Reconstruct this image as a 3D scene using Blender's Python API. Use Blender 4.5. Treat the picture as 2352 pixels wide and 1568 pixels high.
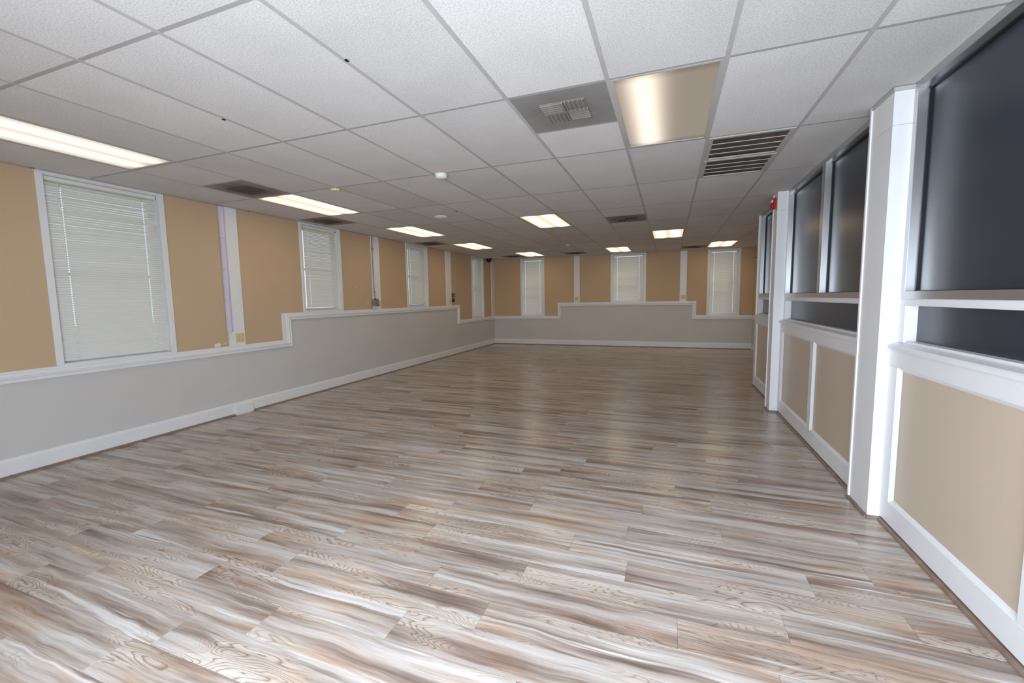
import bpy, bmesh, math, random
from mathutils import Vector, Matrix, Euler
random.seed(7)
D = bpy.data
for o in list(D.objects): D.objects.remove(o)
SC = bpy.context.scene
COL = SC.collection
R = math.radians

# ------------------------------------------------------------------ camera, world, sun, daylight, exposure
cam_d = D.cameras.new('camera'); cam = D.objects.new('camera', cam_d); COL.objects.link(cam)
cam.location = (4.00795, -1.37680, 1.47258)
cam.rotation_euler = (1.4745326, 0.0165673, 0.3586100)
cam_d.sensor_width = 36.0; cam_d.lens = 984.44 / 2352 * 36.0
cam_d.shift_x = 9.7553 / 2352; cam_d.shift_y = -4.5709 / 2352
cam_d.clip_start = 0.02; cam_d.clip_end = 300
SC.camera = cam

w = D.worlds.new('sky'); SC.world = w; w.use_nodes = True
nt = w.node_tree; nt.nodes.clear()
wo = nt.nodes.new('ShaderNodeOutputWorld'); wb = nt.nodes.new('ShaderNodeBackground')
sky = nt.nodes.new('ShaderNodeTexSky'); sky.sky_type = 'HOSEK_WILKIE'; sky.turbidity = 3.0
sky.sun_direction = Vector((0.42, 0.25, 0.87)).normalized(); sky.ground_albedo = 0.35
mixs = nt.nodes.new('ShaderNodeMix'); mixs.data_type = 'RGBA'; mixs.inputs[0].default_value = 0.65
mixs.inputs[7].default_value = (0.80, 0.90, 1.0, 1)
nt.links.new(sky.outputs[0], mixs.inputs[6]); nt.links.new(mixs.outputs[2], wb.inputs[0])
wb.inputs[1].default_value = 1.7
nt.links.new(wb.outputs[0], wo.inputs[0])

sun_d = D.lights.new('sun', 'SUN'); sun = D.objects.new('sun', sun_d); COL.objects.link(sun)
sun.rotation_euler = Vector((-0.42, -0.25, -0.87)).to_track_quat('-Z', 'Y').to_euler()
sun_d.energy = 3.5; sun_d.angle = R(2); sun_d.color = (1, 0.95, 0.86)

# daylight that enters by the glazed entrance behind the camera
day_d = D.lights.new('entrance_daylight', 'AREA'); day = D.objects.new('entrance_daylight', day_d); COL.objects.link(day)
day_d.shape = 'RECTANGLE'; day_d.size = 2.7; day_d.size_y = 1.7
day_d.energy = 255; day_d.color = (0.79, 0.885, 1.0)
day.location = (3.70, -2.06, 1.25); day.rotation_euler = (R(73), 0, R(2))

vs = SC.view_settings
SC.display_settings.display_device = 'sRGB'
vs.view_transform = 'Standard'; vs.look = 'None'; vs.gamma = 1.0; vs.exposure = 0.0; vs.use_curve_mapping = False
SC.cycles.max_bounces = 10; SC.cycles.diffuse_bounces = 7; SC.cycles.glossy_bounces = 4
SC.cycles.sample_clamp_indirect = 8

# ------------------------------------------------------------------ dimensions
G = 0.6096                 # ceiling grid, two feet
XL, YF, YB, CZ = -1.316, 11.559, -2.3, 2.687
XR2 = 6.085                # side wall beyond the partition
YE = 6.42                  # end of the partition

# ------------------------------------------------------------------ materials
def lin(r, g, b):
    f = lambda c: ((c / 255) / 12.92 if c / 255 <= 0.04045 else ((c / 255 + 0.055) / 1.055) ** 2.4)
    return (f(r), f(g), f(b), 1)

def mat(name, col, rough=0.6, metal=0.0, spec=0.5, bump=0.0, bscale=200.0, var=0.0, vscale=3.0, coat=0.0):
    m = D.materials.new(name); m.use_nodes = True
    t = m.node_tree; b = t.nodes['Principled BSDF']
    b.inputs['Base Color'].default_value = col
    b.inputs['Roughness'].default_value = rough
    b.inputs['Metallic'].default_value = metal
    b.inputs['Specular IOR Level'].default_value = spec
    b.inputs['Coat Weight'].default_value = coat
    tc = t.nodes.new('ShaderNodeNewGeometry')
    if var > 0:
        n = t.nodes.new('ShaderNodeTexNoise'); n.inputs['Scale'].default_value = vscale; n.inputs['Detail'].default_value = 5
        t.links.new(tc.outputs['Position'], n.inputs['Vector'])
        mr = t.nodes.new('ShaderNodeMapRange'); mr.inputs[1].default_value = 0.3; mr.inputs[2].default_value = 0.7
        mr.inputs[3].default_value = 1 - var; mr.inputs[4].default_value = 1 + var * 0.4
        t.links.new(n.outputs[0], mr.inputs[0])
        mx = t.nodes.new('ShaderNodeMix'); mx.data_type = 'RGBA'; mx.blend_type = 'MULTIPLY'; mx.inputs[0].default_value = 1
        mx.inputs[6].default_value = col
        t.links.new(mr.outputs[0], mx.inputs[7]); t.links.new(mx.outputs[2], b.inputs['Base Color'])
    if bump > 0:
        n2 = t.nodes.new('ShaderNodeTexNoise'); n2.inputs['Scale'].default_value = bscale; n2.inputs['Detail'].default_value = 3
        t.links.new(tc.outputs['Position'], n2.inputs['Vector'])
        bp = t.nodes.new('ShaderNodeBump'); bp.inputs['Strength'].default_value = bump; bp.inputs['Distance'].default_value = 0.002
        t.links.new(n2.outputs[0], bp.inputs['Height']); t.links.new(bp.outputs[0], b.inputs['Normal'])
    return m

M = {}
M['tan'] = mat('tan_wall_paint', lin(197, 172, 142), 0.75, bump=0.25, bscale=90, var=0.03, vscale=1.5, spec=0.3)
M['grey'] = mat('grey_wall_paint', lin(203, 201, 198), 0.6, bump=0.25, bscale=90, var=0.04, vscale=1.2, spec=0.35)
M['panel'] = mat('beige_panel_paint', lin(200, 184, 166), 0.33, bump=0.2, bscale=60, var=0.03, vscale=1.3, spec=0.5)
M['white'] = mat('white_trim_paint', lin(228, 229, 231), 0.38, bump=0.15, bscale=40, var=0.03, vscale=5)
M['jamb'] = mat('white_window_jamb', lin(215, 216, 216), 0.45, var=0.04)
M['tee'] = mat('cross_tee_metal', lin(163, 160, 158), 0.6)
M['bar'] = mat('ceiling_bar_metal', lin(180, 177, 175), 0.5, var=0.04, vscale=9)
M['vinyl'] = mat('blind_vinyl', lin(228, 227, 223), 0.45, spec=0.4)
def slat_material():
    m = mat('blind_slat_vinyl', lin(226, 225, 222), 0.42, spec=0.4); t = m.node_tree
    b = t.nodes['Principled BSDF']; o = t.nodes['Material Output']
    tr = t.nodes.new('ShaderNodeBsdfTranslucent'); tr.inputs[0].default_value = (0.85, 0.83, 0.80, 1)
    mx = t.nodes.new('ShaderNodeMixShader'); mx.inputs[0].default_value = 0.10
    t.links.new(b.outputs[0], mx.inputs[1]); t.links.new(tr.outputs[0], mx.inputs[2]); t.links.new(mx.outputs[0], o.inputs['Surface'])
    return m
M['slat'] = slat_material()
M['alu'] = mat('brushed_aluminium', lin(196, 197, 199), 0.32, metal=0.9, bump=0.1, bscale=300)
M['gasket'] = mat('black_gasket', lin(14, 15, 18), 0.5)
M['ivory'] = mat('ivory_plastic', lin(214, 196, 146), 0.4)
M['ivory_d'] = mat('dark_slots', lin(90, 74, 46), 0.6)
M['plastic'] = mat('white_plastic', lin(228, 228, 224), 0.35)
M['yellowed'] = mat('yellowed_plastic', lin(212, 204, 160), 0.4)
M['lilac'] = mat('lilac_plastic', lin(214, 209, 228), 0.22, spec=0.6)
M['lilac_d'] = mat('dark_lilac_plastic', lin(168, 158, 205), 0.3)  # darker lilac strip along each tube section
M['black'] = mat('black_plastic', lin(16, 16, 18), 0.25)
M['red'] = mat('red_plastic', lin(176, 10, 16), 0.35)
M['lens_clear'] = mat('strobe_lens', lin(226, 214, 180), 0.2)
M['galv'] = mat('galvanised_steel', lin(150, 156, 152), 0.4, metal=0.6, var=0.1, vscale=30)
M['grille_fin'] = mat('dusty_grille_fins', lin(158, 148, 138), 0.6)
M['dsteel'] = mat('dark_grey_steel', lin(88, 88, 84), 0.45, metal=0.3)
M['wood'] = mat('brown_wood_moulding', lin(138, 118, 104), 0.4, var=0.3, vscale=14)
M['dark'] = mat('dark_void', lin(24, 22, 21), 0.8)
M['concrete'] = mat('concrete', lin(170, 165, 155), 0.85, var=0.1)
M['grass'] = mat('lawn_grass', lin(138, 146, 88), 0.9, var=0.3, vscale=4)
M['soffit'] = mat('eave_grass_bounce', lin(232, 232, 170), 0.7)  # yellow stands in for sunlight bounced up off the grass
M['fin'] = mat('grille_bar_white', lin(190, 186, 180), 0.5)
M['leaf'] = mat('tree_leaves', lin(96, 124, 48), 0.8, var=0.4, vscale=6)

def node_mat(name):
    m = D.materials.new(name); m.use_nodes = True
    return m, m.node_tree, m.node_tree.nodes['Principled BSDF']

# dark film glass of the partition
m, t, b = node_mat('dark_film_glass')
b.inputs['Base Color'].default_value = lin(40, 47, 58); b.inputs['Roughness'].default_value = 0.27
b.inputs['Specular IOR Level'].default_value = 0.62
M['film'] = m

# clear outside window glass
m = D.materials.new('window_glass'); m.use_nodes = True; t = m.node_tree; t.nodes.clear()
o = t.nodes.new('ShaderNodeOutputMaterial'); tr = t.nodes.new('ShaderNodeBsdfTransparent'); gl = t.nodes.new('ShaderNodeBsdfGlossy')
tr.inputs[0].default_value = (0.93, 0.94, 0.95, 1); gl.inputs['Roughness'].default_value = 0.02
lw = t.nodes.new('ShaderNodeLayerWeight'); pw = t.nodes.new('ShaderNodeMath'); pw.operation = 'POWER'; pw.inputs[1].default_value = 5
fr = t.nodes.new('ShaderNodeMath'); fr.operation = 'MULTIPLY_ADD'; fr.inputs[1].default_value = 0.9; fr.inputs[2].default_value = 0.03
t.links.new(lw.outputs['Facing'], pw.inputs[0]); t.links.new(pw.outputs[0], fr.inputs[0]); mx = t.nodes.new('ShaderNodeMixShader')
t.links.new(fr.outputs[0], mx.inputs[0]); t.links.new(tr.outputs[0], mx.inputs[1]); t.links.new(gl.outputs[0], mx.inputs[2])
t.links.new(mx.outputs[0], o.inputs[0]); M['glass'] = m

# ceiling tile: white mineral board, fine speckle, tiles differ a little
m, t, b = node_mat('mineral_ceiling_tile')
b.inputs['Roughness'].default_value = 0.9; b.inputs['Specular IOR Level'].default_value = 0.2
g = t.nodes.new('ShaderNodeNewGeometry'); oi = t.nodes.new('ShaderNodeObjectInfo')
n = t.nodes.new('ShaderNodeTexNoise'); n.inputs['Scale'].default_value = 120; n.inputs['Detail'].default_value = 3; n.inputs['Roughness'].default_value = 0.7
t.links.new(g.outputs['Position'], n.inputs['Vector'])
rp = t.nodes.new('ShaderNodeValToRGB'); e = rp.color_ramp.elements
e[0].position = 0.34; e[0].color = lin(196, 194, 192); e[1].position = 0.60; e[1].color = lin(222, 221, 220)
t.links.new(n.outputs[0], rp.inputs[0])
n3 = t.nodes.new('ShaderNodeTexNoise'); n3.inputs['Scale'].default_value = 2.2; n3.inputs['Detail'].default_value = 6
t.links.new(g.outputs['Position'], n3.inputs['Vector'])
mr = t.nodes.new('ShaderNodeMapRange'); mr.inputs[1].default_value = 0.3; mr.inputs[2].default_value = 0.7; mr.inputs[3].default_value = 0.93; mr.inputs[4].default_value = 1.02
t.links.new(n3.outputs[0], mr.inputs[0])
mr2 = t.nodes.new('ShaderNodeMapRange'); mr2.inputs[3].default_value = 0.93; mr2.inputs[4].default_value = 1.04
t.links.new(oi.outputs['Random'], mr2.inputs[0])
mm = t.nodes.new('ShaderNodeMath'); mm.operation = 'MULTIPLY'
t.links.new(mr.outputs[0], mm.inputs[0]); t.links.new(mr2.outputs[0], mm.inputs[1])
mx = t.nodes.new('ShaderNodeMix'); mx.data_type = 'RGBA'; mx.blend_type = 'MULTIPLY'; mx.inputs[0].default_value = 1
t.links.new(rp.outputs[0], mx.inputs[6]); t.links.new(mm.outputs[0], mx.inputs[7]); t.links.new(mx.outputs[2], b.inputs['Base Color'])
bp = t.nodes.new('ShaderNodeBump'); bp.inputs['Strength'].default_value = 0.35; bp.inputs['Distance'].default_value = 0.003
t.links.new(n.outputs[0], bp.inputs['Height']); t.links.new(bp.outputs[0], b.inputs['Normal'])
M['tile'] = m

# dirty perforated diffuser panel, dust ring and rust differ with the amount
def dusty(name, c1, c2, holes=True):
    m, t, b = node_mat(name); b.inputs['Roughness'].default_value = 0.7
    tc = t.nodes.new('ShaderNodeTexCoord')
    ln = t.nodes.new('ShaderNodeVectorMath'); ln.operation = 'LENGTH'
    t.links.new(tc.outputs['Object'], ln.inputs[0])
    n = t.nodes.new('ShaderNodeTexNoise'); n.inputs['Scale'].default_value = 7; n.inputs['Detail'].default_value = 5
    t.links.new(tc.outputs['Object'], n.inputs['Vector'])
    ad = t.nodes.new('ShaderNodeMath'); ad.operation = 'MULTIPLY_ADD'; ad.inputs[1].default_value = 0.35
    t.links.new(n.outputs[0], ad.inputs[0]); t.links.new(ln.outputs['Value'], ad.inputs[2])
    rp = t.nodes.new('ShaderNodeValToRGB'); e = rp.color_ramp.elements
    e[0].position = 0.22; e[0].color = c2; e[1].position = 0.5; e[1].color = c1
    t.links.new(ad.outputs[0], rp.inputs[0])
    if holes:
        v = t.nodes.new('ShaderNodeTexVoronoi'); v.inputs['Scale'].default_value = 110; v.inputs['Randomness'].default_value = 0.0
        mp = t.nodes.new('ShaderNodeMapping'); mp.inputs['Rotation'].default_value = (0, 0, R(45))
        t.links.new(tc.outputs['Object'], mp.inputs[0]); t.links.new(mp.outputs[0], v.inputs['Vector'])
        lt = t.nodes.new('ShaderNodeMapRange'); lt.inputs[1].default_value = 0.25; lt.inputs[2].default_value = 0.4; lt.inputs[3].default_value = 0.45; lt.inputs[4].default_value = 1.1
        t.links.new(v.outputs['Distance'], lt.inputs[0])
        mx = t.nodes.new('ShaderNodeMix'); mx.data_type = 'RGBA'; mx.blend_type = 'MULTIPLY'; mx.inputs[0].default_value = 1
        t.links.new(rp.outputs[0], mx.inputs[6]); t.links.new(lt.outputs[0], mx.inputs[7]); t.links.new(mx.outputs[2], b.inputs['Base Color'])
    else:
        t.links.new(rp.outputs[0], b.inputs['Base Color'])
    return m
M['dust_near'] = dusty('dusty_perforated_steel', lin(132, 131, 129), lin(112, 107, 103))
M['dust_mid'] = dusty('sooty_perforated_steel', lin(138, 132, 124), lin(72, 60, 52))
M['dust_rust'] = dusty('rusty_perforated_steel', lin(140, 128, 116), lin(92, 62, 38))
M['louver'] = dusty('dusty_louver_steel', lin(140, 136, 132), lin(122, 115, 110), False)
M['louver_d'] = dusty('sooty_louver_steel', lin(110, 98, 88), lin(80, 68, 58), False)
M['grille_back'] = mat('dusty_filter', lin(118, 102, 92), 0.9, var=0.3, vscale=6)

# floor planks: printed weathered oak, every plank shifts the print
m, t, b = node_mat('weathered_plank')
L = t.links.new
g = t.nodes.new('ShaderNodeNewGeometry'); at = t.nodes.new('ShaderNodeAttribute'); at.attribute_name = 'plank'
sc = t.nodes.new('ShaderNodeVectorMath'); sc.operation = 'SCALE'; sc.inputs['Scale'].default_value = 37.0
L(at.outputs['Vector'], sc.inputs[0])
ad = t.nodes.new('ShaderNodeVectorMath'); ad.operation = 'ADD'; L(g.outputs['Position'], ad.inputs[0]); L(sc.outputs[0], ad.inputs[1])
# slow wobble so that the grain is not ruler straight
wn = t.nodes.new('ShaderNodeTexNoise'); wn.inputs['Scale'].default_value = 2.4; wn.inputs['Detail'].default_value = 3
L(ad.outputs[0], wn.inputs['Vector'])
ws = t.nodes.new('ShaderNodeVectorMath'); ws.operation = 'MULTIPLY_ADD'
ws.inputs[1].default_value = (0.0, 0.055, 0.0)
L(wn.outputs['Color'], ws.inputs[0]); L(ad.outputs[0], ws.inputs[2])
def stretch(sx, sy, src=ws):
    mp = t.nodes.new('ShaderNodeMapping'); mp.inputs['Scale'].default_value = (sx, sy, 1); L(src.outputs[0], mp.inputs[0]); return mp
def noise(src, scale, detail, rough=0.5, dist=0.0):
    n = t.nodes.new('ShaderNodeTexNoise'); n.inputs['Scale'].default_value = scale; n.inputs['Detail'].default_value = detail
    n.inputs['Roughness'].default_value = rough; n.inputs['Distortion'].default_value = dist; L(src.outputs[0], n.inputs['Vector']); return n
def ramp(src, stops):
    r = t.nodes.new('ShaderNodeValToRGB'); e = r.color_ramp.elements
    while len(e) < len(stops): e.new(0.5)
    for i, (p, c) in enumerate(stops): e[i].position = p; e[i].color = c
    L(src, r.inputs[0]); return r
def mix(a, bb, fac, mode='MIX'):
    x = t.nodes.new('ShaderNodeMix'); x.data_type = 'RGBA'; x.blend_type = mode
    for s, v in ((0, fac), (6, a), (7, bb)):
        if isinstance(v, (int, float)): x.inputs[s].default_value = v
        elif isinstance(v, tuple): x.inputs[s].default_value = v
        else: L(v, x.inputs[s])
    return x.outputs[2]
n1 = noise(stretch(0.5, 9.0), 1.5, 5, 0.55)
base = ramp(n1.outputs[0], [(0.28, lin(112, 98, 90)), (0.40, lin(160, 146, 136)), (0.48, lin(188, 180, 173)), (0.58, lin(206, 203, 200)), (0.72, lin(228, 228, 227))])
n2 = noise(stretch(0.6, 5.0), 1.9, 4, 0.5)
tanm = ramp(n2.outputs[0], [(0.50, (0, 0, 0, 1)), (0.64, (1, 1, 1, 1))])
tanc = ramp(n1.outputs[0], [(0.30, lin(126, 106, 94)), (0.46, lin(172, 148, 130)), (0.60, lin(208, 188, 168)), (0.75, lin(232, 219, 203))])
c = mix(base.outputs[0], tanc.outputs[0], tanm.outputs[0])
# pale sapwood streaks
n4 = noise(stretch(0.5, 12.0), 1.7, 3, 0.5)
wm = ramp(n4.outputs[0], [(0.60, (0, 0, 0, 1)), (0.68, (1, 1, 1, 1))])
c = mix(c, lin(226, 227, 228), wm.outputs[0])
# dark streaks
n5 = noise(stretch(0.42, 11.0), 1.6, 4, 0.5)
dm = ramp(n5.outputs[0], [(0.62, (0, 0, 0, 1)), (0.74, (0.75, 0.75, 0.75, 1))])
c = mix(c, lin(112, 100, 96), dm.outputs[0])
# cathedral figure: warped rings, masked to patches
wv = t.nodes.new('ShaderNodeTexWave'); wv.wave_type = 'BANDS'; wv.bands_direction = 'Y'; wv.wave_profile = 'SAW'
n6 = noise(stretch(0.85, 5.2, ad), 1.6, 2, 0.4, 0.3)
cm = t.nodes.new('ShaderNodeCombineXYZ')
mm = t.nodes.new('ShaderNodeMath'); mm.operation = 'MULTIPLY'; mm.inputs[1].default_value = 2.3; L(n6.outputs[0], mm.inputs[0]); L(mm.outputs[0], cm.inputs[1])
wv.inputs['Scale'].default_value = 5.0; wv.inputs['Distortion'].default_value = 0.6; wv.inputs['Detail'].default_value = 2
L(cm.outputs[0], wv.inputs['Vector'])
wr = ramp(wv.outputs['Fac'], [(0.0, (0.40, 0.37, 0.36, 1)), (0.14, (0.74, 0.71, 0.69, 1)), (0.34, (1.06, 1.05, 1.04, 1)), (0.8, (1.08, 1.08, 1.08, 1)), (1.0, (0.90, 0.87, 0.84, 1))])
n7 = noise(stretch(0.8, 3.2), 1.5, 2)
fm = ramp(n7.outputs[0], [(0.50, (0, 0, 0, 1)), (0.60, (0.95, 0.95, 0.95, 1))])
fig = mix(mix(c, lin(216, 205, 192), 0.5), wr.outputs[0], 1.0, 'MULTIPLY')
c = mix(c, fig, fm.outputs[0])
# fine grain
n9 = noise(stretch(1.6, 46.0), 1.4, 4, 0.6, 0.2)
mg = ramp(n9.outputs[0], [(0.34, (0.80, 0.78, 0.76, 1)), (0.48, (0.99, 0.99, 0.99, 1)), (0.66, (1.09, 1.09, 1.09, 1))])
c = mix(c, mg.outputs[0], 1.0, 'MULTIPLY')
n8 = noise(stretch(5.0, 170.0), 1.0, 3, 0.6)
fg = ramp(n8.outputs[0], [(0.3, (0.86, 0.85, 0.84, 1)), (0.7, (1.07, 1.07, 1.07, 1))])
c = mix(c, fg.outputs[0], 1.0, 'MULTIPLY')
# plank to plank tone
sp = t.nodes.new('ShaderNodeSeparateXYZ'); L(at.outputs['Vector'], sp.inputs[0])
pr = ramp(sp.outputs[0], [(0.0, (0.90, 0.88, 0.87, 1)), (1.0, (1.03, 1.03, 1.03, 1))])
c = mix(c, pr.outputs[0], 1.0, 'MULTIPLY')
c = mix(c, (0.86, 0.82, 0.80, 1), 1.0, 'MULTIPLY')
L(c, b.inputs['Base Color'])
b.inputs['Roughness'].default_value = 0.3; b.inputs['Specular IOR Level'].default_value = 0.5
rr = ramp(n8.outputs[0], [(0.3, (0.28, 0.28, 0.28, 1)), (0.7, (0.20, 0.20, 0.20, 1))]); L(rr.outputs[0], b.inputs['Roughness'])
bp = t.nodes.new('ShaderNodeBump'); bp.inputs['Strength'].default_value = 0.12; bp.inputs['Distance'].default_value = 0.001
L(n8.outputs[0], bp.inputs['Height']); L(bp.outputs[0], b.inputs['Normal'])
M['plank'] = m

# lamp lenses: the tubes behind show as bright bands
def lens(name, bands, base, peak, col):
    m = D.materials.new(name); m.use_nodes = True; t = m.node_tree; t.nodes.clear()
    o = t.nodes.new('ShaderNodeOutputMaterial'); e = t.nodes.new('ShaderNodeEmission'); tc = t.nodes.new('ShaderNodeTexCoord')
    s = t.nodes.new('ShaderNodeSeparateXYZ'); t.links.new(tc.outputs['Object'], s.inputs[0])
    tot = None
    for x0, sig, a in bands:
        d = t.nodes.new('ShaderNodeMath'); d.operation = 'SUBTRACT'; d.inputs[1].default_value = x0; t.links.new(s.outputs[0], d.inputs[0])
        q = t.nodes.new('ShaderNodeMath'); q.operation = 'DIVIDE'; q.inputs[1].default_value = sig; t.links.new(d.outputs[0], q.inputs[0])
        q2 = t.nodes.new('ShaderNodeMath'); q2.operation = 'POWER'; q2.inputs[1].default_value = 2; ab = t.nodes.new('ShaderNodeMath'); ab.operation = 'ABSOLUTE'
        t.links.new(q.outputs[0], ab.inputs[0]); t.links.new(ab.outputs[0], q2.inputs[0])
        ng = t.nodes.new('ShaderNodeMath'); ng.operation = 'MULTIPLY'; ng.inputs[1].default_value = -1; t.links.new(q2.outputs[0], ng.inputs[0])
        ex = t.nodes.new('ShaderNodeMath'); ex.operation = 'EXPONENT'; t.links.new(ng.outputs[0], ex.inputs[0])
        am = t.nodes.new('ShaderNodeMath'); am.operation = 'MULTIPLY'; am.inputs[1].default_value = a * peak; t.links.new(ex.outputs[0], am.inputs[0])
        if tot is None: tot = am
        else:
            su = t.nodes.new('ShaderNodeMath'); t.links.new(tot.outputs[0], su.inputs[0]); t.links.new(am.outputs[0], su.inputs[1]); tot = su
    su = t.nodes.new('ShaderNodeMath'); su.inputs[1].default_value = base; t.links.new(tot.outputs[0], su.inputs[0])
    # the tubes stop short of both ends
    ay = t.nodes.new('ShaderNodeMath'); ay.operation = 'ABSOLUTE'; t.links.new(s.outputs[1], ay.inputs[0])
    mr = t.nodes.new('ShaderNodeMapRange'); mr.inputs[1].default_value = 0.5; mr.inputs[2].default_value = 0.6; mr.inputs[3].default_value = 1; mr.inputs[4].default_value = 0.55
    t.links.new(ay.outputs[0], mr.inputs[0])
    mu = t.nodes.new('ShaderNodeMath'); mu.operation = 'MULTIPLY'; t.links.new(su.outputs[0], mu.inputs[0]); t.links.new(mr.outputs[0], mu.inputs[1])
    e.inputs[0].default_value = col; t.links.new(mu.outputs[0], e.inputs[1]); t.links.new(e.outputs[0], o.inputs[0])
    return m
WARM = (1.0, 0.78, 0.51, 1)
M['lens'] = lens('lit_lamp_lens', [(-0.135, 0.055, 1), (0.135, 0.055, 1)], 1.02, 5.8, WARM)
M['lens_cool'] = lens('lit_lamp_lens_pale', [(-0.12, 0.07, 1), (0.12, 0.07, 1)], 0.80, 0.9, (1.0, 0.92, 0.76, 1))
M['lens_half'] = lens('half_lit_lamp_lens', [(-0.12, 0.10, 1)], 0.33, 1.05, (1.0, 0.85, 0.70, 1))

# ------------------------------------------------------------------ mesh helpers
class MB:
    def __init__(s): s.v = []; s.f = []; s.sm = []
    def add(s, vs, fs, smooth=False):
        o = len(s.v); s.v += [tuple(x) for x in vs]; s.f += [tuple(i + o for i in f) for f in fs]; s.sm += [smooth] * len(fs); return s
    def box(s, a, b, c=0.0):
        (x0, y0, z0), (x1, y1, z1) = [min(p, q) for p, q in zip(a, b)], [max(p, q) for p, q in zip(a, b)]
        if c <= 0:
            vs = [(x, y, z) for x in (x0, x1) for y in (y0, y1) for z in (z0, z1)]
            return s.add(vs, [(0, 1, 3, 2), (4, 6, 7, 5), (0, 4, 5, 1), (2, 3, 7, 6), (0, 2, 6, 4), (1, 5, 7, 3)])
        bm = bmesh.new(); bmesh.ops.create_cube(bm, size=1)
        for v in bm.verts: v.co = Vector((x0 + (v.co.x + .5) * (x1 - x0), y0 + (v.co.y + .5) * (y1 - y0), z0 + (v.co.z + .5) * (z1 - z0)))
        bmesh.ops.bevel(bm, geom=bm.edges[:], offset=c, segments=2, affect='EDGES')
        bm.verts.index_update(); s.add([v.co[:] for v in bm.verts], [[v.index for v in f.verts] for f in bm.faces]); bm.free(); return s
    def prism(s, poly, a, b, axis):
        """poly in the two other axes (cyclic order), extruded along axis from a to b"""
        n = len(poly)
        def P(u, v, w): return ((w, u, v), (u, w, v), (u, v, w))[axis]
        vs = [P(u, v, a) for u, v in poly] + [P(u, v, b) for u, v in poly]
        fs = [tuple(range(n)), tuple(reversed(range(n, 2 * n)))] + [(i, (i + 1) % n, (i + 1) % n + n, i + n) for i in range(n)]
        return s.add(vs, fs)
    def lathe(s, prof, c=(0, 0, 0), n=28, axis=2):
        vs = []; fs = []
        for r_, h in prof:
            for i in range(n):
                a = 2 * math.pi * i / n; u, v = r_ * math.cos(a), r_ * math.sin(a)
                p = ((h, u, v), (u, h, v), (u, v, h))[axis]
                vs.append((c[0] + p[0], c[1] + p[1], c[2] + p[2]))
        for k in range(len(prof) - 1):
            for i in range(n):
                fs.append((k * n + i, k * n + (i + 1) % n, (k + 1) * n + (i + 1) % n, (k + 1) * n + i))
        fs.append(tuple(range(n))); fs.append(tuple(reversed(range((len(prof) - 1) * n, len(prof) * n))))
        return s.add(vs, fs, True)
    def tube(s, pts, r_, n=8):
        pts = [Vector(p) for p in pts]; vs = []; fs = []
        for k, p in enumerate(pts):
            d = (pts[min(k + 1, len(pts) - 1)] - pts[max(k - 1, 0)]).normalized()
            u = d.cross(Vector((0, 0, 1)) if abs(d.z) < .9 else Vector((1, 0, 0))).normalized(); w_ = d.cross(u)
            for i in range(n):
                a = 2 * math.pi * i / n; vs.append(p + u * r_ * math.cos(a) + w_ * r_ * math.sin(a))
        for k in range(len(pts) - 1):
            for i in range(n): fs.append((k * n + i, k * n + (i + 1) % n, (k + 1) * n + (i + 1) % n, (k + 1) * n + i))
        fs.append(tuple(range(n))); fs.append(tuple(reversed(range((len(pts) - 1) * n, len(pts) * n))))
        return s.add(vs, fs, True)
    def sweep(s, path, prof, to3):
        """path: 2D edge line; prof: (offset to the left of travel, proudness); to3(u, v, h) -> xyz"""
        n = len(prof); vs = []; fs = []
        P = [Vector(p) for p in path]
        for k, p in enumerate(P):
            d0 = (P[k] - P[k - 1]).normalized() if k else (P[1] - P[0]).normalized()
            d1 = (P[k + 1] - P[k]).normalized() if k < len(P) - 1 else d0
            n0, n1 = Vector((-d0.y, d0.x)), Vector((-d1.y, d1.x))
            mi = (n0 + n1) / (1 + n0.dot(n1))
            for d, h in prof: q = p + mi * d; vs.append(to3(q.x, q.y, h))
        for k in range(len(P) - 1):
            for i in range(n): fs.append((k * n + i, k * n + (i + 1) % n, (k + 1) * n + (i + 1) % n, (k + 1) * n + i))
        fs.append(tuple(range(n))); fs.append(tuple(reversed(range((len(P) - 1) * n, len(P) * n))))
        return s.add(vs, fs)
    def mesh(s, name, material):
        me = D.meshes.new(name); me.from_pydata(s.v, [], s.f); me.materials.append(material)
        me.polygons.foreach_set('use_smooth', s.sm)
        bm = bmesh.new(); bm.from_mesh(me); bmesh.ops.recalc_face_normals(bm, faces=bm.faces[:]); bm.to_mesh(me); bm.free()
        if any(s.sm): me.set_sharp_from_angle(angle=R(40))
        me.update(); return me
    def build(s, name, material, parent=None, **k):
        return link(name, s.mesh(name, material), parent, **k)

def link(name, data, parent=None, loc=None, rz=0, label=None, cat=None, kind=None, group=None):
    o = D.objects.new(name, data); COL.objects.link(o)
    if parent: o.parent = parent
    if loc: o.location = loc
    o.rotation_euler = (0, 0, rz)
    if label: o['label'] = label
    if cat: o['category'] = cat
    if kind: o['kind'] = kind
    if group: o['group'] = group
    return o
def thing(name, label, cat, loc=(0, 0, 0), rz=0, kind=None, group=None):
    o = link(name, None, None, loc, rz, label, cat, kind, group); o.empty_display_size = 0.1; return o
def copy_tree(o, parent=None):
    c = o.copy(); COL.objects.link(c); c.parent = parent
    for ch in list(o.children): copy_tree(ch, c)
    return c
LW, FW = R(90), 0.0          # things on the left wall / on the far wall: local x runs along the wall, local -y into the room

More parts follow.
